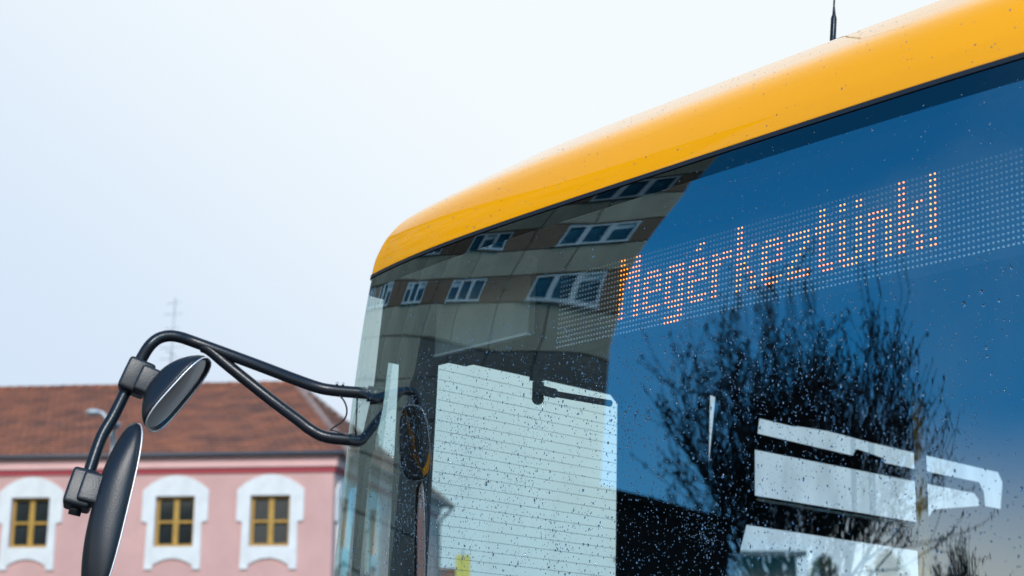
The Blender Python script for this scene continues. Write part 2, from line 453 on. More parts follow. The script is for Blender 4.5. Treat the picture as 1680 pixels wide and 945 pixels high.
# front pillar, near wall, rear wall, floor, ceiling
m = MB(); m.box((-1.19, -.043, 1.66), (.05, .088, 2.1)); m.build('front_pillar', M['pillar'], bus)
m = MB()
near_holes = [[(a, 1.55), (a + 1.5, 1.55), (a + 1.5, 2.5), (a, 2.5)] for a in (1.5, 3.3, 5.1, 6.9, 8.7)]
plate_with_holes(m, lambda u, v, t: (1.20 + t, u, v), [(-.083, .35), (11.2, .35), (11.2, 2.72), (-.083, 2.72)], near_holes, .03, 1, 0, 1)
m.build('side_wall', [M['yellow'], M['dark']], bus)
for hlp in near_holes: pane('side_window', hlp, M['sideglass2'], 1.216)
m = MB(); m.box((0, 11.2, 1.55), (2.36, .05, 2.4)); m.build('rear_wall', M['dark'], bus)
m = MB(); m.box((0, 5.55, .40), (2.38, 11.2, .06)); m.build('floor', M['dark'], bus)
m = MB(); m.box((0, 5.6, 2.742), (2.50, 11.3, .03)); m.build('ceiling_panel', M['dark'], bus)
m = MB(); m.box((0, .12, 1.02), (2.3, .5, .16)); m.build('dashboard', M['dark'], bus)
# lower front, bumper, headlights, wheels
m = MB(); zl = [.32, .38, .6, .9, .945]
m.grid([[(x, y, z) for x, y in plan_curve(1.279 if z > .33 else 1.26, .05, 0, z - ZR, side=11.4)] for z in zl]); m.build('front_panel', M['yellow'], bus)
for s in (-1, 1):
    m = MB(); m.sphere((s * .95, -.24, .72), .12, 14, 8, 0, (1.4, .35, .8)); m.build('headlight', M['lampglass'], bus)
    for yy in (2.2, 8.4):
        m = MB(); m.tube([(s * .94, yy, .42), (s * 1.24, yy, .42)], .46, 28)
        wh = m.build('wheel', M['tyre'], bus)
        m = MB(); m.tube([(s * 1.20, yy, .42), (s * 1.256, yy, .42)], .27, 24); m.build('rim', M['steel'], wh)
        wh.location.z = .04
# interior trim panel left of the sign with its pale rail
m = MB(); m.box((-.975, -.005, ZR + .055), (.44, .02, .21)); m.build('trim_panel', M['trim'], bus)
m = MB(); m.box((-.975, -.012, ZR - .052), (.44, .014, .007)); m.build('trim_rail', M['trimlight'], bus)
m = MB(); m.box((-.975, .06, ZR - .052), (.44, .12, .004)); m.build('trim_shelf', M['dark'], bus)
# bracket with an arm in front of the driver's window
m = MB(); m.box((-.848, .10, ZR - .128), (.030, .03, .035)); m.box((-.843, .10, ZR - .175), (.020, .024, .05))
m.tube([(-.848, .10, ZR - .168), (-.79, .10, ZR - .186), (-.775, .10, ZR - .19)], [.013, .013, .013], 10)
m.tube([(-.81, .10, ZR - .183), (-.56, .10, ZR - .243)], .0085, 10)
m.sphere((-.842, .10, ZR - .196), .017)
m.build('monitor_bracket', M['pillar'], bus)
m = MB(); m.tube([(-.93, .08, ZR - .088), (-.50, .08, ZR - .168)], .012, 10); m.build('blind_roller', M['pillar'], bus)
# grab pole, seat-back panel
m = MB(); m.tube([(-.272, 1.0, .43), (-.272, 1.0, 2.73)], .0165, 16); m.build('grab_pole', M['pole'], bus)
m = MB(); m.tube([(-1.185, 1.38, ZR - .302), (-1.185, 2.34, ZR - .302)], .0045, 8); m.build('handrail', M['trimlight'], bus)
for yy, ww in ((1.965, .006), (2.075, .014)):
    m = MB(); m.box((-1.225, yy, ZR - .16), (.02, ww, .30)); m.build('window_post', M['postglass'], bus)
# destination sign
sign = MB(); sign.obox((-.757, .020, ZR - .118), (1.514, 0, 0), (0, .15, 0), (0, .012, .236)); sign = sign.build('destination_sign', M['board'], bus)
FONT = {
 'M': "XX...XX XX...XX XXX.XXX XXXXXXX XXXXXXX XX.X.XX XX.X.XX XX...XX XX...XX XX...XX XX...XX XX...XX XX...XX",
 'e': "...... ...... ...... ...... .XXXX. XXXXXX XX..XX XX..XX XXXXXX XX.... XX.... XXXXXX .XXXX.",
 'g': "...... ...... ...... ...... .XXXXX XXXXXX XX..XX XX..XX XX..XX XX..XX XX..XX XXXXXX .XXXXX ....XX XXXXXX XXXXX.",
 'é': "...... ...XX. ..XX.. ...... .XXXX. XXXXXX XX..XX XX..XX XXXXXX XX.... XX.... XXXXXX .XXXX.",
 'r': "...... ...... ...... ...... XX.XXX XXXXXX XXX... XX.... XX.... XX.... XX.... XX.... XX....",
 'k': "XX.... XX.... XX.... XX.... XX..XX XX.XX. XXXX.. XXX... XXXX.. XX.XX. XX..XX XX..XX XX..XX",
 'ö': "...... XX..XX XX..XX ...... .XXXX. XXXXXX XX..XX XX..XX XX..XX XX..XX XX..XX XXXXXX .XXXX.",
 'z': "...... ...... ...... ...... XXXXXX XXXXXX ....XX ...XX. ..XX.. .XX... XX.... XXXXXX XXXXXX",
 't': "..... .XX.. .XX.. .XX.. XXXXX XXXXX .XX.. .XX.. .XX.. .XX.. .XX.. .XXXX ..XXX",
 'ü': "...... XX..XX XX..XX ...... XX..XX XX..XX XX..XX XX..XX XX..XX XX..XX XX..XX XXXXXX .XXXX.",
 'n': "...... ...... ...... ...... XXXXX. XXXXXX XX..XX XX..XX XX..XX XX..XX XX..XX XX..XX XX..XX",
 '!': "XX XX XX XX XX XX XX XX XX XX .. XX XX",
}
lit = set(); cx = 21
for ch in "Megérkeztünk!":
    rws = FONT[ch].split()
    for r, row in enumerate(rws):
        for c, p in enumerate(row):
            if p == 'X': lit.add((cx + c, r))
    cx += len(rws[0]) + 1
on, off = MB(), MB()
def led(mb, x, y, z, r):
    n = 7; vs = []
    for a, h in ((1.0, 0), (.72, .65)):
        for k in range(n): vs.append((x + r * a * math.cos(2 * PI * k / n), y - r * h, z + r * a * math.sin(2 * PI * k / n)))
    vs.append((x, y - r, z))
    fs = []
    for k in range(n):
        k2 = (k + 1) % n
        fs.append((k, k2, n + k2, n + k)); fs.append((n + k, n + k2, 2 * n))
    mb.add(vs, fs, 0, True)
for c in range(128):
    for r in range(16):
        x = -.679 + 1.358 * c / 127; z = .0945 - .189 * r / 15
        y = .020 + .012 * (z + .118) / .236 - .0005
        if (c, r) in lit: led(on, x, y, z + ZR, .0023)
        else: led(off, x, y, z + ZR, .0030)
tag(on.build('lit_dots', M['ledon'], sign), kind='stuff')
tag(off.build('unlit_dots', M['ledoff'], sign), kind='stuff')
# roof aerial
m = MB(); bx, by, bz = -.164, .50, ZR + .56
m.tube([(bx, by, bz), (bx, by, bz + .06)], [.022, .014], 12)
m.tube([(bx, by, bz + .04), (bx + .006, by + .014, bz + .262), (bx + .006, by + .015, bz + .274), (bx + .006, by + .016, bz + .30), (bx + .012, by + .05, bz + .75)], [.0088, .0080, .0048, .0026, .0016], 10)
m.build('aerial', M['blackpaint'], bus)
# mirror arm
arm_top = [(-1.195, -0.193, 2.364), (-1.211, -0.213, 2.367), (-1.269, -0.279, 2.372), (-1.308, -0.324, 2.384), (-1.438, -0.428, 2.443), (-1.547, -0.545, 2.496), (-1.575, -0.608, 2.512), (-1.59, -0.646, 2.505), (-1.598, -0.672, 2.48), (-1.612, -0.687, 2.441), (-1.621, -0.703, 2.388), (-1.625, -0.725, 2.322), (-1.628, -0.744, 2.269), (-1.63, -0.767, 2.216), (-1.623, -0.787, 2.146), (-1.613, -0.805, 2.078), (-1.612, -0.812, 2.05)]
arm_low = [(-1.545, -0.54, 2.49), (-1.53, -0.524, 2.48), (-1.498, -0.48, 2.439), (-1.423, -0.389, 2.354), (-1.356, -0.325, 2.291), (-1.33, -0.3, 2.266), (-1.304, -0.265, 2.248), (-1.251, -0.206, 2.242), (-1.231, -0.184, 2.243)]
m = MB(); m.tube(smooth_path(arm_top, 5), .0165, 14); arm = m.build('mirror_arm', M['blackpaint'], bus)
m = MB(); m.tube(smooth_path(arm_low, 5), .0165, 14); m.build('brace', M['blackpaint'], arm)
cab = [(-1.253, -0.273, 2.363), (-1.243, -0.254, 2.342), (-1.243, -0.243, 2.315), (-1.255, -0.245, 2.291), (-1.282, -0.265, 2.267), (-1.275, -0.256, 2.263), (-1.249, -0.222, 2.25)]
m = MB(); m.tube(smooth_path(cab, 6), .0024, 7); m.build('cable', M['rubber'], arm)
m = MB(); m.tube([(-1.215, -0.231, 2.356), (-1.239, -0.212, 2.247)], .0028, 7); m.build('stay_rod', M['blackpaint'], arm)
for (px, py, pz) in ((-1.253, -0.275, 2.389), (-1.243, -0.262, 2.388)):
    m = MB(); m.tube([(px, py, pz - .004), (px, py, pz + .004)], .0035, 8); m.build('bolt', M['steel'], arm)
for a_, b_ in (((-1.185, -.165, 2.364), (-1.205, -.205, 2.366)), ((-1.21, -.16, 2.24), (-1.24, -.19, 2.243))):
    m = MB(); m.tube([a_, b_], .022, 14); m.build('mount', M['blackpaint'], arm)
BI = Matrix((BA, BV, BW))           # world direction -> bus direction
def bdir(az, el): return (BI @ Vector(dirv(az, el))).normalized()
def rbox(mb, c, ex, ey, ez, hx, hy, hz, bev=.25):
    """box with strongly rounded edges, as a superellipsoid"""
    rows = []
    e = .22
    sg = lambda t, p: math.copysign(abs(t) ** p, t)
    for i in range(13):
        a = -PI / 2 + PI * i / 12; row = []
        for k in range(24):
            b = 2 * PI * k / 24
            row.append(Vector(c) + ex * hx * sg(math.cos(a), e) * sg(math.cos(b), e) + ey * hy * sg(math.cos(a), e) * sg(math.sin(b), e) + ez * hz * sg(math.sin(a), e))
        rows.append(row)
    mb.grid(rows, 0, True, True)
up = Vector((0, 0, 1))
def axes(z, hint):
    z = Vector(z).normalized(); x = (Vector(hint) - z * Vector(hint).dot(z)).normalized(); return x, z.cross(x), z
def mirror(name, c, el, n, L, Wd, depth, taper, inset):
    """mirror head: a bulged housing behind a rimmed glass; el long axis, n the way the glass faces"""
    c = Vector(c); n = Vector(n).normalized(); el = (Vector(el) - n * Vector(el).dot(n)).normalized(); ew = n.cross(el)
    NA = 40
    def rim(s, off, a):
        ca, sa = math.cos(a), math.sin(a)
        p = .62
        u = math.copysign(abs(ca) ** p, ca) * L / 2 * s
        w = math.copysign(abs(sa) ** (p + .1), sa) * Wd / 2 * s * (1 - taper * (u / (L / 2)))
        return c + el * u + ew * w + n * off
    rows = []
    for i in range(13):
        t = PI / 2 * i / 12
        s = max(.001, 1 - (i / 12) ** 1.15)
        rows.append([rim(s, -depth * (1 - s ** 1.9) ** .82, 2 * PI * k / NA) for k in range(NA)])
    lip = [[rim(1.0, .010, 2 * PI * k / NA) for k in range(NA)], [rim(.965, .010, 2 * PI * k / NA) for k in range(NA)], [rim(.955, .004, 2 * PI * k / NA) for k in range(NA)]]
    mb = MB(); mb.grid(lip[::-1] + rows, 0, True, True)
    h = mb.build(name, M['blackplastic'], bus)
    mb = MB(); gv = []
    for i in range(9):
        s = .955 * (1 - i / 8) + .0005
        gv.append([rim(s, .004 + inset * (1 - (s / .955) ** 2), 2 * PI * k / NA) for k in range(NA)])
    mb.grid(gv, 0, True, True); mb.build('mirror_glass', M['mirror'], h)
    mb = MB(); mb.tube([rim(1.0, .011, 2 * PI * k / NA) for k in range(NA)] + [rim(1.0, .011, 0)], .0024, 6, cap=False); mb.build('rim', M['silver'], h)
    return h
def facing(el, alpha):
    """unit normal square to the long axis el, turned alpha degrees from edge-on towards the front of the bus"""
    el = Vector(el).normalized(); vd = bdir(-15, 9)
    vd = (vd - el * vd.dot(el)).normalized(); side = vd.cross(el)
    if side.dot(bdir(75, 0)) < 0: side = -side
    return side * math.cos(R(alpha)) - vd * math.sin(R(alpha))
e1 = Vector((-1.473, -.569, 2.441)) - Vector((-1.552, -.680, 2.248)); e2 = Vector((-.021, .077, .478))
wide = mirror('wide_angle_mirror', (-1.508, -.624, 2.343), e1, facing(e1, 24), .245, .145, .074, .10, .010)
main = mirror('main_mirror', (-1.551, -.752, 2.012), e2, facing(e2, -30), .485, .118, .052, .05, .004)
ex, ey, ez = axes(Vector((-1.615, -.687, 2.441)) - Vector((-1.625, -.725, 2.322)), bdir(75, 0))
m = MB(); rbox(m, (-1.608, -.697, 2.384), ex, ey, ez, .038, .035, .047); m.build('clamp', M['blackplastic'], arm)
m = MB(); rbox(m, (-1.566, -.672, 2.366), ex, ey, ez, .040, .030, .038); m.build('clamp_arm', M['blackplastic'], arm)
ex, ey, ez = axes(Vector((-1.63, -.767, 2.216)) - Vector((-1.612, -.812, 2.05)), bdir(75, 0))
m = MB(); rbox(m, (-1.609, -.815, 2.062), ex, ey, ez, .036, .034, .052); m.build('clamp', M['blackplastic'], arm)
m = MB(); rbox(m, (-1.580, -.795, 2.062), ex, ey, ez, .034, .028, .042); m.build('clamp_arm', M['blackplastic'], arm)
m = MB(); m.tube([(-1.616, -.819, 2.03), (-1.620, -.823, 1.996)], [.017, .016], 14); m.build('end_cap', M['rubber'], arm)

# rain drops: small water caps on the glass, the cowl and the mirrors
random.seed(7)
dr = MB()
def cap(mb, p, n, r, h, stretch=1.0, down=None):
    n = n.normalized(); a = (down - n * down.dot(n)).normalized() if down else n.orthogonal().normalized(); b = n.cross(a)
    K = 7; vs = []
    for rr, hh in ((1.0, 0.0), (.80, .55), (.42, .90)):
        for k in range(K):
            t = 2 * PI * k / K
            vs.append(p + a * (math.cos(t) * r * rr * stretch) + b * (math.sin(t) * r * rr) + n * (h * hh))
    vs.append(p + n * h)
    fs = [tuple(range(K))[::-1]]
    for i in range(2):
        for k in range(K):
            k2 = (k + 1) % K; fs.append((i * K + k, i * K + k2, (i + 1) * K + k2, (i + 1) * K + k))
    for k in range(K): fs.append((2 * K + k, 2 * K + (k + 1) % K, 3 * K))
    mb.add(vs, fs, 0, True)
DOWN = Vector((0, 0, -1))
clusters = [(random.uniform(-1.2, .9), random.uniform(-.7, .16), random.uniform(.03, .12)) for _ in range(70)]
nd = 0
while nd < 13500:
    if random.random() < .45:
        cxx, cz, cr = random.choice(clusters); x = random.gauss(cxx, cr); z = random.gauss(cz, cr)
    else:
        x = random.uniform(-1.2, .95); z = random.uniform(-.85, .16)
    if not (-1.21 < x < 1.0 and -.85 < z < .16): continue
    dens = .20 + .80 * min(1, max(0, (.02 - z) / .35))
    if x < -.95: dens *= .45
    if x > .45: dens *= .55
    if z > .0 and x > .0: dens *= 1.2
    if random.random() > dens: continue
    e = 1e-3
    n = Vector(((glass_y(x + e, z) - glass_y(x - e, z)) / (2 * e), -1, (glass_y(x, z + e) - glass_y(x, z - e)) / (2 * e)))
    n.normalize()
    p = Vector((x, glass_y(x, z), z + ZR)) + n * .0004
    r = min(.0032, .0008 * math.exp(random.gauss(0.15, .42))) * (.78 if z > -.12 else 1.0)
    cap(dr, p, n, r, r * random.uniform(.22, .45), random.choice((1, 1, 1.2, 1.6, 2.0)), DOWN)
    nd += 1
tag(dr.build('rain_drops', M['water'], bus), kind='stuff')
d2 = MB()
for _ in range(420):
    i = random.randint(1, NT - 12); j = random.randint(22, 80)
    p = Vector(rows[i][j]); pu = Vector(rows[i + 1][j]); pr = Vector(rows[i][j + 1])
    u, v = random.random(), random.random()
    n = (pr - p).cross(pu - p).normalized()
    r = .0009 * math.exp(random.gauss(0, .4)); cap(d2, p + (pu - p) * u + (pr - p) * v + n * .0006, n, r, r * .55)
tag(d2.build('roof_drops', M['water'], bus), kind='stuff')
d3 = MB()
for host, cnt in ((wide, 170), (main, 330)):
    me = host.data; fl = [f for f in me.polygons if f.index > 3 * 40]
    for _ in range(cnt):
        f = random.choice(fl); ws = [random.random() for _ in f.vertices]; sw = sum(ws)
        p = Vector((0, 0, 0))
        for w_, i in zip(ws, f.vertices): p += me.vertices[i].co * (w_ / sw)
        r = .0021 * math.exp(random.gauss(0, .4)); cap(d3, p + f.normal * .0003, f.normal.copy(), r, r * .6)
tag(d3.build('mirror_drops', M['water'], bus), kind='stuff')

# ------------------------------------------------------------------ pink house
HC = Vector((-4.936, 39.514, 0)); hfx = Vector((math.sin(R(96.5)), math.cos(R(96.5)), 0)); hfn = Vector((math.sin(R(6.5)), math.cos(R(6.5)), 0))
HZ = ground_z(HC.x, HC.y)
house = thing('pink_house', 'pink rendered house with white arched window surrounds and a red tiled hip roof', 'house', frame((HC.x, HC.y, 0), hfx, hfn, Vector((0, 0, 1))))
# house frame: x to the right along the front (0 = right corner), y into the house, z up
HL, HD, EAVE, RIDGE = 22.0, 17.6, 6.42, 9.92
WX = [-1.76, -4.48, -8.70, -11.42, -14.14, -18.4]
WZ0, WZ1, WW = 3.91, 5.30, 1.13
m = MB()
holes = [[(x - WW / 2, WZ0), (x + WW / 2, WZ0), (x + WW / 2, WZ1), (x - WW / 2, WZ1)] for x in WX]
plate_with_holes(m, lambda u, v, t: (u, t, v), [(-HL, HZ - .4), (0, HZ - .4), (0, 6.05), (-HL, 6.05)], holes, .4)
EW = [1.25, 5.2, 8.9, 12.6]
eholes = [[(y - WW / 2, WZ0), (y + WW / 2, WZ0), (y + WW / 2, WZ1), (y - WW / 2, WZ1)] for y in EW]
plate_with_holes(m, lambda u, v, t: (-t - .002, u, v), [(.402, HZ - .4), (HD, HZ - .4), (HD, 6.05), (.402, 6.05)], eholes, .4)
m.obox((-HL, HD - .4, HZ - .4), (HL - .41, 0, 0), (0, .39, 0), (0, 0, 6.4 - HZ)); m.obox((-HL + .01, .41, HZ - .4), (.4, 0, 0), (0, HD - .9, 0), (0, 0, 6.4 - HZ))
m.build('wall', M['pink'], house)
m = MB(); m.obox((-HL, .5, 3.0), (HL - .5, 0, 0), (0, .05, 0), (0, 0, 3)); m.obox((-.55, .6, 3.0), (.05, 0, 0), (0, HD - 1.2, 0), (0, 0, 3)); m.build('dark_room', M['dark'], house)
def ringbox(mb, x0, x1, y0, y1, z0, z1, th=.3):
    mb.obox((-HL - (x1), -y1, z0), (HL + x1 + x1, 0, 0), (0, y1 + .02, 0), (0, 0, z1 - z0))
    mb.obox((-.02, .02, z0), (x1 + .02, 0, 0), (0, HD + x1 - .02, 0), (0, 0, z1 - z0))
m = MB(); ringbox(m, 0, .05, 0, .05, 5.93, 6.08); m.build('cornice_shade_band', M['red'], house)  # thin band with the cornice's shadow line put into its colour
m = MB(); ringbox(m, 0, .12, 0, .12, 6.08, 6.30); ringbox(m, 0, .17, 0, .17, 6.301, 6.36); m.build('cornice', M['pink2'], house)
m = MB(); ringbox(m, 0, .20, 0, .20, 6.362, 6.40); m.obox((.201, .02, 6.363), (.22, 0, 0), (0, HD + .3, 0), (0, 0, .036)); m.build('soffit', M['soffit'], house)
# gutter and downpipe
m = MB(); m.tube([(-HL, -.27, 6.43), (.47, -.27, 6.43)], .065, 10); m.tube([(.47, -.27, 6.43), (.47, HD + .6, 6.43)], .065, 10); m.build('gutter', M['gutter'], house)
m = MB(); m.tube([(.47, HD + .4, 6.40), (.45, HD + .36, 6.25), (.14, HD - .2, 5.85), (.10, HD - .25, 5.6), (.10, HD - .25, HZ - .2)], .055, 8); m.build('downpipe', M['gutter'], house)
# hip roof, four faces laid with rows of tiles
rx, ry = -3.55, HD / 2
ex0, ey0, ex1, ey1 = -HL - .5, -.30, .50, HD + .60
def roofface(mb, a, b, c, d, tw=.24, th=.34):
    """a-b eave, d-c upper edge; real tile slabs laid in courses"""
    a, b, c, d = map(Vector, (a, b, c, d))
    nrm = (b - a).cross(d - a).normalized()
    h = ((d + c) / 2 - (a + b) / 2).length; nr = int(h / th)
    for i in range(nr):
        t0, t1 = i / nr, min(1, (i + 1.12) / nr)
        l0, r0 = a.lerp(d, t0), b.lerp(c, t0); l1, r1 = a.lerp(d, t1), b.lerp(c, t1)
        wd = (r0 - l0).length
        nt_ = max(1, int(wd / tw))
        for k in range(nt_):
            s0, s1 = k / nt_, (k + .94) / nt_
            j = random.uniform(0, .014); lift = .035 + j
            p = [l0.lerp(r0, s0) + nrm * lift, l0.lerp(r0, s1) + nrm * lift, l1.lerp(r1, s1) + nrm * .008, l1.lerp(r1, s0) + nrm * .008]
            p += [p[0] - nrm * .03, p[1] - nrm * .03]
            mb.add(p, [(0, 1, 2, 3), (4, 5, 1, 0)], 0)
rl = rx - 14
eC = [(ex0, ey0, EAVE), (ex1, ey0, EAVE), (ex1, ey1, EAVE), (ex0, ey1, EAVE)]
rA, rB = (-HL - .5, ry, RIDGE), (rx, ry, RIDGE)
m = MB()
vs = [eC[0], eC[1], eC[2], eC[3], rA, rB]
m.add(vs, [(0, 1, 5, 4), (1, 2, 5), (2, 3, 4, 5)])
roof = m.build('roof', M['tile'], house)
m = MB(); roofface(m, eC[0], eC[1], rB, rA); tag(m.build('roof_tiles', M['tile'], roof), kind='stuff')
m = MB(); roofface(m, eC[1], eC[2], rB, rB, .3, .4); tag(m.build('roof_tiles', M['tile'], roof), kind='stuff')
m = MB()
def ridge(mb, p, q, step=.4, r=.13):
    p, q = Vector(p), Vector(q); n = int((q - p).length / step)
    for i in range(n):
        a, b = p.lerp(q, i / n), p.lerp(q, (i + .97) / n)
        mb.tube([a, b], [r * random.uniform(.95, 1.1), r * .9], 8)
ridge(m, eC[1], rB); ridge(m, rB, eC[2])
m.build('hip_ridge', M['tileridge'], roof)
m = MB(); ridge(m, rA, rB); m.build('ridge', M['tile'], roof)
# windows with their surrounds
def surround_mesh():
    mb = MB(); pts = []
    hw1, hw0 = .95, .80
    # outline: arched head, ears, jambs, bottom apron with a shallow arch cut
    out = [(-hw0, -.62), (-hw0 + .02, .66), (-hw1, .70), (-hw1, 1.55)]
    for k in range(9):
        a = k / 8; x = -hw1 + 2 * hw1 * a; out.append((x, 1.55 + .42 * math.sin(PI * a) ** .8 if 0 < k < 8 else 1.55))
    out += [(hw1, 1.55), (hw1, .70), (hw0 - .02, .66), (hw0, -.62), (hw0 - .22, -.62)]
    for k in range(9):
        a = k / 8; x = (hw0 - .24) * (1 - 2 * a); out.append((x, -.52 + .20 * math.sin(PI * a) ** .7 if 0 < k < 8 else -.50))
    out += [(-hw0 + .22, -.62)]
    o2 = []
    for q in out:
        if not o2 or (abs(q[0] - o2[-1][0]) + abs(q[1] - o2[-1][1])) > 1e-4: o2.append(q)
    hole = [(-WW / 2, 0), (WW / 2, 0), (WW / 2, WZ1 - WZ0), (-WW / 2, WZ1 - WZ0)]
    plate_with_holes(mb, lambda u, v, t: (u, -.06 + t, v), o2, [hole], .058)
    return mb.mesh('window_surround', M['white'])
def wframe_mesh():
    mb = MB(); H = WZ1 - WZ0; w = WW; b = .075
    mb.obox((-w / 2, .10, 0), (b, 0, 0), (0, .08, 0), (0, 0, H)); mb.obox((w / 2 - b, .10, 0), (b, 0, 0), (0, .08, 0), (0, 0, H))
    mb.obox((-w / 2 + b, .101, 0), (w - 2 * b, 0, 0), (0, .078, 0), (0, 0, b)); mb.obox((-w / 2 + b, .101, H - b), (w - 2 * b, 0, 0), (0, .078, 0), (0, 0, b))
    mb.obox((-.075, .095, b), (.15, 0, 0), (0, .08, 0), (0, 0, H - 2 * b))
    for s in (-1, 1):
        x0 = -w / 2 + b if s < 0 else .075
        mb.obox((x0, .104, H * .47), (w / 2 - b - .075, 0, 0), (0, .06, 0), (0, 0, .07))
    return mb.mesh('window_frame', M['wood'])
sme, fme = surround_mesh(), wframe_mesh()
mb = MB(); H = WZ1 - WZ0
mb.add([(0, 0, 0), (.42, 0, 0), (.42, 0, .53), (0, 0, .53)], [(0, 1, 2, 3)])
pme = mb.mesh('pane', M['pane'])
def house_window(mtx):
    f = link('window', fme, house); f.matrix_local = mtx
    link('window_surround', sme, f)
    for sx in (-.49, .07):
        for sz in (.07, .74): link('pane', pme, f, (sx, .14, sz))
for x in WX[:4]: house_window(Matrix.Translation((x, 0, WZ0)))
for y in EW: house_window(Matrix.Translation((0, y, WZ0)) @ Matrix.Rotation(PI / 2, 4, 'Z'))

# roof aerial of the house: stands on the ridge, fixed to the house
m = MB(); ax_, ay_ = -8.1, ry
m.tube([(ax_, ay_, RIDGE - .2), (ax_ + .05, ay_, 13.1)], .028, 6)
for zz_, wl_ in ((12.9, .25), (12.5, .35), (12.0, .28), (11.3, .45), (10.9, .4)):
    m.tube([(ax_ - wl_, ay_ + .02, zz_), (ax_ + wl_, ay_ - .02, zz_ + .03)], .012, 5)
m.tube([(ax_ + .02, ay_ - .6, 11.1), (ax_ + .02, ay_ + .4, 11.1)], .014, 5)
m.build('television_aerial', M['galv'], house)

# ------------------------------------------------------------------ street lamp between bus and house
lz = ground_z(-8.5, 30.2)
lamp = thing('street_lamp', 'grey twin-headed street lamp seen behind the bus mirror', 'street lamp', Matrix.Translation((-8.46, 30.1, lz)))
H0 = 5.45 - lz
m = MB(); m.tube([(0, 0, -.1), (0, 0, 1.2), (0, 0, H0)], [.08, .065, .045], 12); m.build('post', M['galv'], lamp)
m = MB(); m.tube(smooth_path([(0, 0, H0 - .02), (-.04, 0, H0 + .25), (-.16, 0, H0 + .58), (-.26, 0, H0 + .72), (-.36, 0, H0 + .76)], 5), .042, 10); a1 = m.build('bracket', M['galv'], lamp)
m = MB(); m.sphere((-.47, 0, H0 + .75), .17, 12, 8, 0, (1, .7, .42)); m.build('lamp_head', M['galv'], lamp)
m = MB(); m.tube(smooth_path([(0, 0, H0 - .03), (.03, -.1, H0 + .25), (.06, -.25, H0 + .38)], 5), .04, 10); m.build('bracket', M['galv'], lamp)
m = MB(); m.sphere((.09, -.38, H0 + .42), .19, 12, 8, 0, (.75, 1.1, .6)); m.build('lamp_head', M['lamphead'], lamp)

# ------------------------------------------------------------------ things beyond the side windows
gz = ground_z(-1.5, 46)
b = thing('sign_board', 'small yellow board on a post seen through the driver window', 'sign', Matrix.Translation((-1.55, 45.7, gz)))
m = MB(); m.box((0, 0, 3.95 - gz - .55), (.46, .06, 1.1)); m.build('panel', M['yellowboard'], b)
m = MB(); m.tube([(0, .06, -.1), (0, .06, 4.1 - gz)], .05, 8); m.build('post', M['galv'], b)
gz = ground_z(-2.2, 46.5)
m = MB(); m.box((0, 0, (3.5 - gz) / 2), (.62, .5, 3.5 - gz)); m.box((0, 0, 3.53 - gz), (.72, .6, .07))
tag(m.build('brick_pier', M['brick'], None, (-1.98, 46.5, gz)), 'red-brown brick pier beside the small yellow board', 'pier')
gz = ground_z(5, 36)
sh = thing('timber_shed', 'dark brown timber shed seen through the bus side windows', 'shed', Matrix.Translation((5.0, 36.5, gz)))
shz = 3.44 - gz
m = MB(); m.box((0, .9, shz / 2 - .05), (4.1, 2.7, shz - .1)); shw = m.build('wall', M['brown'], sh)
mb = MB(); mb.box((0, 0, shz / 2), (.28, .06, shz)); pl_ = mb.mesh('plank', M['brown'])
for i in range(14): link('plank', pl_, shw, (-1.97 + .3 * i, -.5 + .012 * (i % 3), 0))
m = MB(); m.box((0, .7, shz + .065), (4.5, 3.5, .12)); m.build('roof', M['attic'], sh)

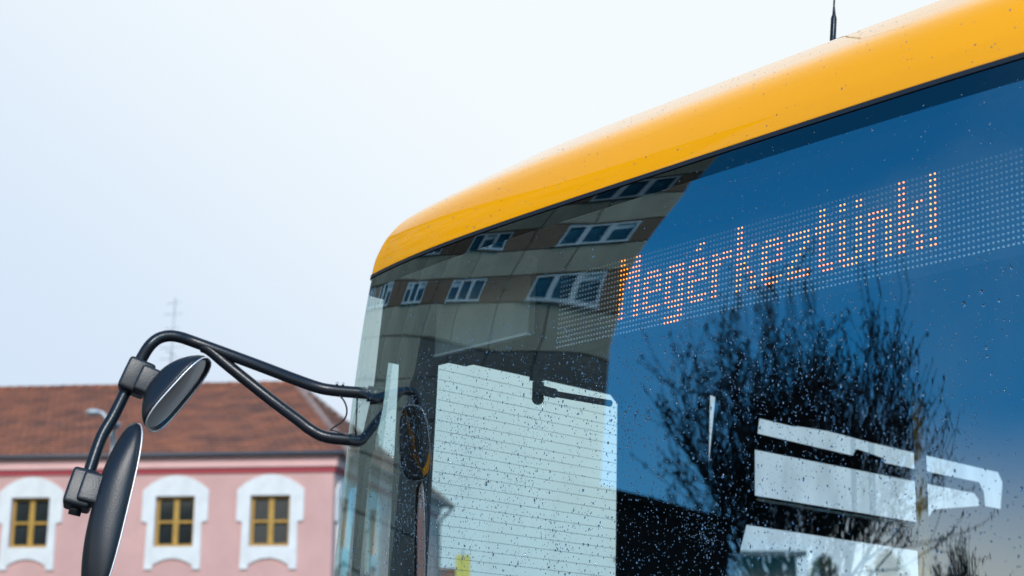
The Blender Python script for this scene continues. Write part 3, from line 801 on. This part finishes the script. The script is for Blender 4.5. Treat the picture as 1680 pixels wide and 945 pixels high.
# ------------------------------------------------------------------ trees
def bare_tree(name, label, x, y, height, crown_w, fork, seed, mt, tw=.012, levels=5, spread=.55, nb=7, group=None, ntw=3, bud=0):
    rnd = random.Random(seed)
    z0 = ground_z(x, y)
    t = thing(name, label, 'tree', Matrix.Translation((x, y, z0)), group)
    tr, cr = MB(), MB()
    tr.tube([(0, 0, -.2), (.02, .01, .5), (0, .03, fork * .6), (.03, 0, fork)], [.30, .22, .19, .17], 12)
    tr.build('trunk', mt, t)
    def ok(p):
        zc = (p.z - fork * .75) / (height - fork * .75)
        rad = crown_w / 2 * math.sin(PI * min(1, max(.05, zc * .88 + .12))) ** .6
        return math.hypot(p.x, p.y) < rad * rnd.uniform(.85, 1.1) and p.z < height * rnd.uniform(.93, 1.0)
    def grow(p, d, L, r, lev):
        n = 4 if lev < 3 else 3
        pts = [p]; rs = [r]; q = p.copy(); dd = d.copy()
        for i in range(n):
            dd = (dd + Vector((rnd.gauss(0, .14), rnd.gauss(0, .14), rnd.gauss(.10, .09)))).normalized()
            q = q + dd * (L / n); pts.append(q.copy()); rs.append(max(tw * .55, r * (1 - .55 * (i + 1) / n)))
        cr.tube(pts, rs, 7 if lev < 2 else (5 if lev < 3 else 3), cap=False)
        if bud and lev >= levels - 1:
            for pp in pts[1:]:
                for _ in range(rnd.choice((1, 2))):
                    u = Vector((rnd.gauss(0, .5), rnd.gauss(0, .5), 1)).normalized(); v_ = u.orthogonal().normalized(); v_.rotate(Matrix.Rotation(rnd.uniform(0, 6.28), 3, u))
                    b0 = pp + Vector((rnd.gauss(0, .03), rnd.gauss(0, .03), rnd.gauss(0, .03))); L2 = bud * rnd.uniform(.7, 1.7)
                    cr.add([b0 - u * L2, b0 + v_ * L2 * .4, b0 + u * L2, b0 - v_ * L2 * .4], [(0, 1, 2, 3)])
        if lev >= levels: return
        k = nb if lev == 0 else ntw + (1 if rnd.random() < .5 else 0)
        for i in range(k):
            f = rnd.uniform(.25, 1.0); idx = min(n - 1, int(f * n)); fr = f * n - idx
            s = pts[idx].lerp(pts[idx + 1], fr)
            axis = dd.orthogonal().normalized(); axis.rotate(Matrix.Rotation(rnd.uniform(0, 2 * PI), 3, dd))
            nd_ = (dd + axis * rnd.uniform(.45, 1.0) * spread * 1.5 + Vector((0, 0, .25))).normalized()
            if ok(s + nd_ * L * .4): grow(s, nd_, L * rnd.uniform(.55, .8), max(tw * .6, rs[idx] * .62), lev + 1)
        if ok(q): grow(q, dd, L * .72, max(tw * .6, rs[-1]), lev + 1)
    for i in range(nb):
        a = 2 * PI * (i + rnd.uniform(-.3, .3)) / nb; s = rnd.uniform(.25, .75) if i else .05
        grow(Vector((0, 0, fork * rnd.uniform(.8, 1.0))), Vector((math.cos(a) * s, math.sin(a) * s, 1)).normalized(), (height - fork) * rnd.uniform(.36, .46), .09 * rnd.uniform(.7, 1.1), 0)
    cr.build('crown', mt, t)
    return t
TD = 18.0
bare_tree('bare_tree', 'large dark bare tree with dense upright twigs mirrored in the middle of the windscreen', TD * math.sin(R(-88.6)) + .6, TD * math.cos(R(-88.6)) + 1.60, 10.0, 6.6, 3.7, 9, M['bark'], tw=.0115, levels=4, nb=7, spread=.74, ntw=2, bud=.040)
bare_tree('bare_tree', 'small bare tree mirrored low at the right of the windscreen, beside the large one', 20 * math.sin(R(-94.4)) + .9, 20 * math.cos(R(-94.4)) + .4, 6.9, 2.0, 3.6, 11, M['bark'], tw=.010, levels=4, nb=5, spread=.6, bud=.03)
for i, (px, py, hh, lab) in enumerate(((8.1, 37.5, 3.75, 'grey-green bush nearest the brown timber shed'), (9.9, 38.2, 3.9, 'grey-green bush farther right from the brown timber shed'))):
    zb = ground_z(px, py); rnd = random.Random(40 + i)
    t = thing('bush', lab, 'bush', Matrix.Translation((px, py, zb)), 'bushes beyond the side windows')
    m = MB(); m.tube([(0, 0, -.1), (0, 0, 1.2)], [.09, .06], 8); m.build('stem', M['bark2'], t)
    m = MB()
    for k in range(2600):
        a, r_, h = rnd.uniform(0, 2 * PI), rnd.random() ** .5, rnd.random()
        rad = (1.0 - .5 * h) * 1.35 * (1 + .3 * math.sin(3 * a + i * 2 + 5 * h) + .25 * math.sin(5 * a + 9 * h)) * math.sin(PI * min(1, h * .8 + .2)) ** .5
        p = Vector((math.cos(a) * r_ * rad, math.sin(a) * r_ * rad, .5 + (hh - zb - .7) * h))
        u = Vector((rnd.gauss(0, 1), rnd.gauss(0, 1), rnd.gauss(0, 1))).normalized(); v = u.orthogonal().normalized()
        L_ = rnd.uniform(.05, .12)
        m.add([p - u * L_, p + v * L_ * .5, p + u * L_, p - v * L_ * .5], [(0, 1, 2, 3)])
    m.build('foliage', M['hedge'], t)

# ------------------------------------------------------------------ concrete apartment block (mirrored in the windscreen)
PHI, BD = math.degrees(-1.3630853), 31.6
foot = Vector((BD * math.sin(R(PHI)) + .45, BD * math.cos(R(PHI)) + 2.85, 0)); be = Vector((math.sin(R(PHI + 90)), math.cos(R(PHI + 90)), 0)); bn = Vector((math.sin(R(PHI)), math.cos(R(PHI)), 0))
block = thing('apartment_block', 'tall grey concrete apartment block with rows of triple windows mirrored in the windscreen', 'building', frame((foot.x, foot.y, 0), be, bn, Vector((0, 0, 1))))
# block frame: x along the facade, y into the building, z up
XS0, PITCH, X0, X1 = .483 * BD, .167 * BD, -.0815 * BD, 33.9
ROWZ = 15.6
LV = [ROWZ + 3.0 * k for k in range(-4, 4)]
cols = [XS0 + PITCH * k for k in range(3, -4, -1)]
WWB, WHB = 2.63, 1.24
bz0 = -1.0; bz1 = LV[-1] + 2.0
m = MB(); m.obox((X0 + .02, .12, bz0), (X1 - X0 - .04, 0, 0), (0, 11, 0), (0, 0, bz1 - bz0)); m.build('core', M['joint'], block)
m = MB(); m.obox((X0 - .25, -.35, bz1), (X1 - X0 + .5, 0, 0), (0, 11.8, 0), (0, 0, .9)); m.build('roof', M['attic'], block)
edges = [X0] + [(cols[i] + cols[i + 1]) / 2 for i in range(len(cols) - 2, -1, -1)] + [X1]
edges = sorted(edges)
pm = {}
def panel(name, x0, x1, z0, z1, mt, d=.10):
    key = (round(x1 - x0, 2), round(z1 - z0, 2), mt.name)
    if key not in pm:
        mb = MB(); w, h = x1 - x0, z1 - z0; b_ = .025
        vs = [(0, d, 0), (w, d, 0), (w, d, h), (0, d, h), (b_, 0, b_), (w - b_, 0, b_), (w - b_, 0, h - b_), (b_, 0, h - b_)]
        mb.add(vs, [(4, 5, 6, 7), (0, 1, 5, 4), (1, 2, 6, 5), (2, 3, 7, 6), (3, 0, 4, 7)])
        pm[key] = mb.mesh(name, mt)
    return link(name, pm[key], block, (x0, 0, z0))
def blockwin_meshes():
    fr = MB(); w, h, b_ = WWB, WHB, .09
    fr.obox((-w / 2, -.03, -h / 2), (w, 0, 0), (0, .12, 0), (0, 0, b_)); fr.obox((-w / 2, -.03, h / 2 - b_), (w, 0, 0), (0, .12, 0), (0, 0, b_))
    for xx, ww in ((-w / 2, b_), (-w / 6 - .11, .22), (w / 6 - .11, .22), (w / 2 - b_, b_)):
        fr.obox((xx, -.028, -h / 2 + b_), (ww, 0, 0), (0, .118, 0), (0, 0, h - 2 * b_))
    sill = MB(); sill.obox((-w / 2 - .05, -.12, -h / 2 - .06), (w + .1, 0, 0), (0, .2, 0), (0, 0, .058))
    p = MB(); pw = w / 3 - .2; p.add([(0, 0, 0), (pw, 0, 0), (pw, 0, h - 2 * b_), (0, 0, h - 2 * b_)], [(0, 1, 2, 3)])
    bl = MB(); bl.add([(0, 0, 0), (pw, 0, 0), (pw, 0, .3), (0, 0, .3)], [(0, 1, 2, 3)])
    return fr.mesh('window', M['pvc']), sill.mesh('sill', M['pvc']), p.mesh('pane', M['bluepane']), bl.mesh('blind', M['pvc']), pw
fm, sm_, pm_, bm_, pw = blockwin_meshes()
rnd = random.Random(3)
for zc in LV:
    zlo, zhi = zc - WHB / 2 - .1, zc + WHB / 2 + .1
    for i in range(len(edges) - 1):
        x0, x1 = edges[i], edges[i + 1]
        half = (x0 + x1) / 2
        for a_, b_ in ((x0, half), (half, x1)):
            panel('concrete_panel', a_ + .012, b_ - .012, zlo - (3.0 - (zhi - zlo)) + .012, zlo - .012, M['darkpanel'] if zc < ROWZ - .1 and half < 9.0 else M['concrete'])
        wc = min(cols, key=lambda c: abs(c - half))
        if zc < ROWZ - .1:
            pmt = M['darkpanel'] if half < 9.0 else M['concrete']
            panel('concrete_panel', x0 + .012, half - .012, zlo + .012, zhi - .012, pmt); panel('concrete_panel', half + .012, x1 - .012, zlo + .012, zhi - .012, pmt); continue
        panel('infill_panel', x0 + .01, wc - WWB / 2 - .01, zlo + .01, zhi - .01, M['infill'])
        panel('infill_panel', wc + WWB / 2 + .01, x1 - .01, zlo + .01, zhi - .01, M['infill'])
        wo_ = link('window', fm, block, (wc, .03, zc))
        link('sill', sm_, wo_)
        for k in range(3): link('pane', pm_, wo_, (-WWB / 2 + .10 + k * (WWB / 3 - .005) + (0.01 if k else 0), .06, -WHB / 2 + .09))
        for k in range(3):
            if rnd.random() < .3: link('blind', bm_, wo_, (-WWB / 2 + .10 + k * (WWB / 3 - .005), .05, WHB / 2 - .39))
panel('concrete_panel', X0, X1, LV[-1] + WHB / 2 + .12, bz1 - .01, M['concrete'])
m = MB(); m.tube([(0, -.05, 0), (0, .1, 0)], .24, 20); v1 = m.build('vent', M['joint'], block, ((cols[-1] + cols[-2]) / 2 - .1, 0, ROWZ + .15))
m = MB(); m.tube([(0, -.06, 0), (0, -.05, 0)], .18, 20); m.build('grille', M['infill'], v1)
# dark annexe beside it
A0 = 24.0
px_, py_ = A0 * math.sin(R(-82.0)) + .45, A0 * math.cos(R(-82.0)) + 2.85
an = thing('dark_annexe', 'flat-roofed black annexe beside the tall grey concrete block', 'building', frame((px_, py_, ground_z(px_, py_)), be, bn, Vector((0, 0, 1))))
hz = 2.0 + A0 * math.tan(R(13.9)) - ground_z(px_, py_)
m = MB(); m.obox((-2.75, 0, -.3), (3.2, 0, 0), (0, 5, 0), (0, 0, hz + .3)); m.build('wall', M['black_clad'], an)
m = MB(); m.obox((-2.80, -.1, hz + .002), (3.3, 0, 0), (0, 5.2, 0), (0, 0, .14)); m.build('roof', M['black_clad'], an)
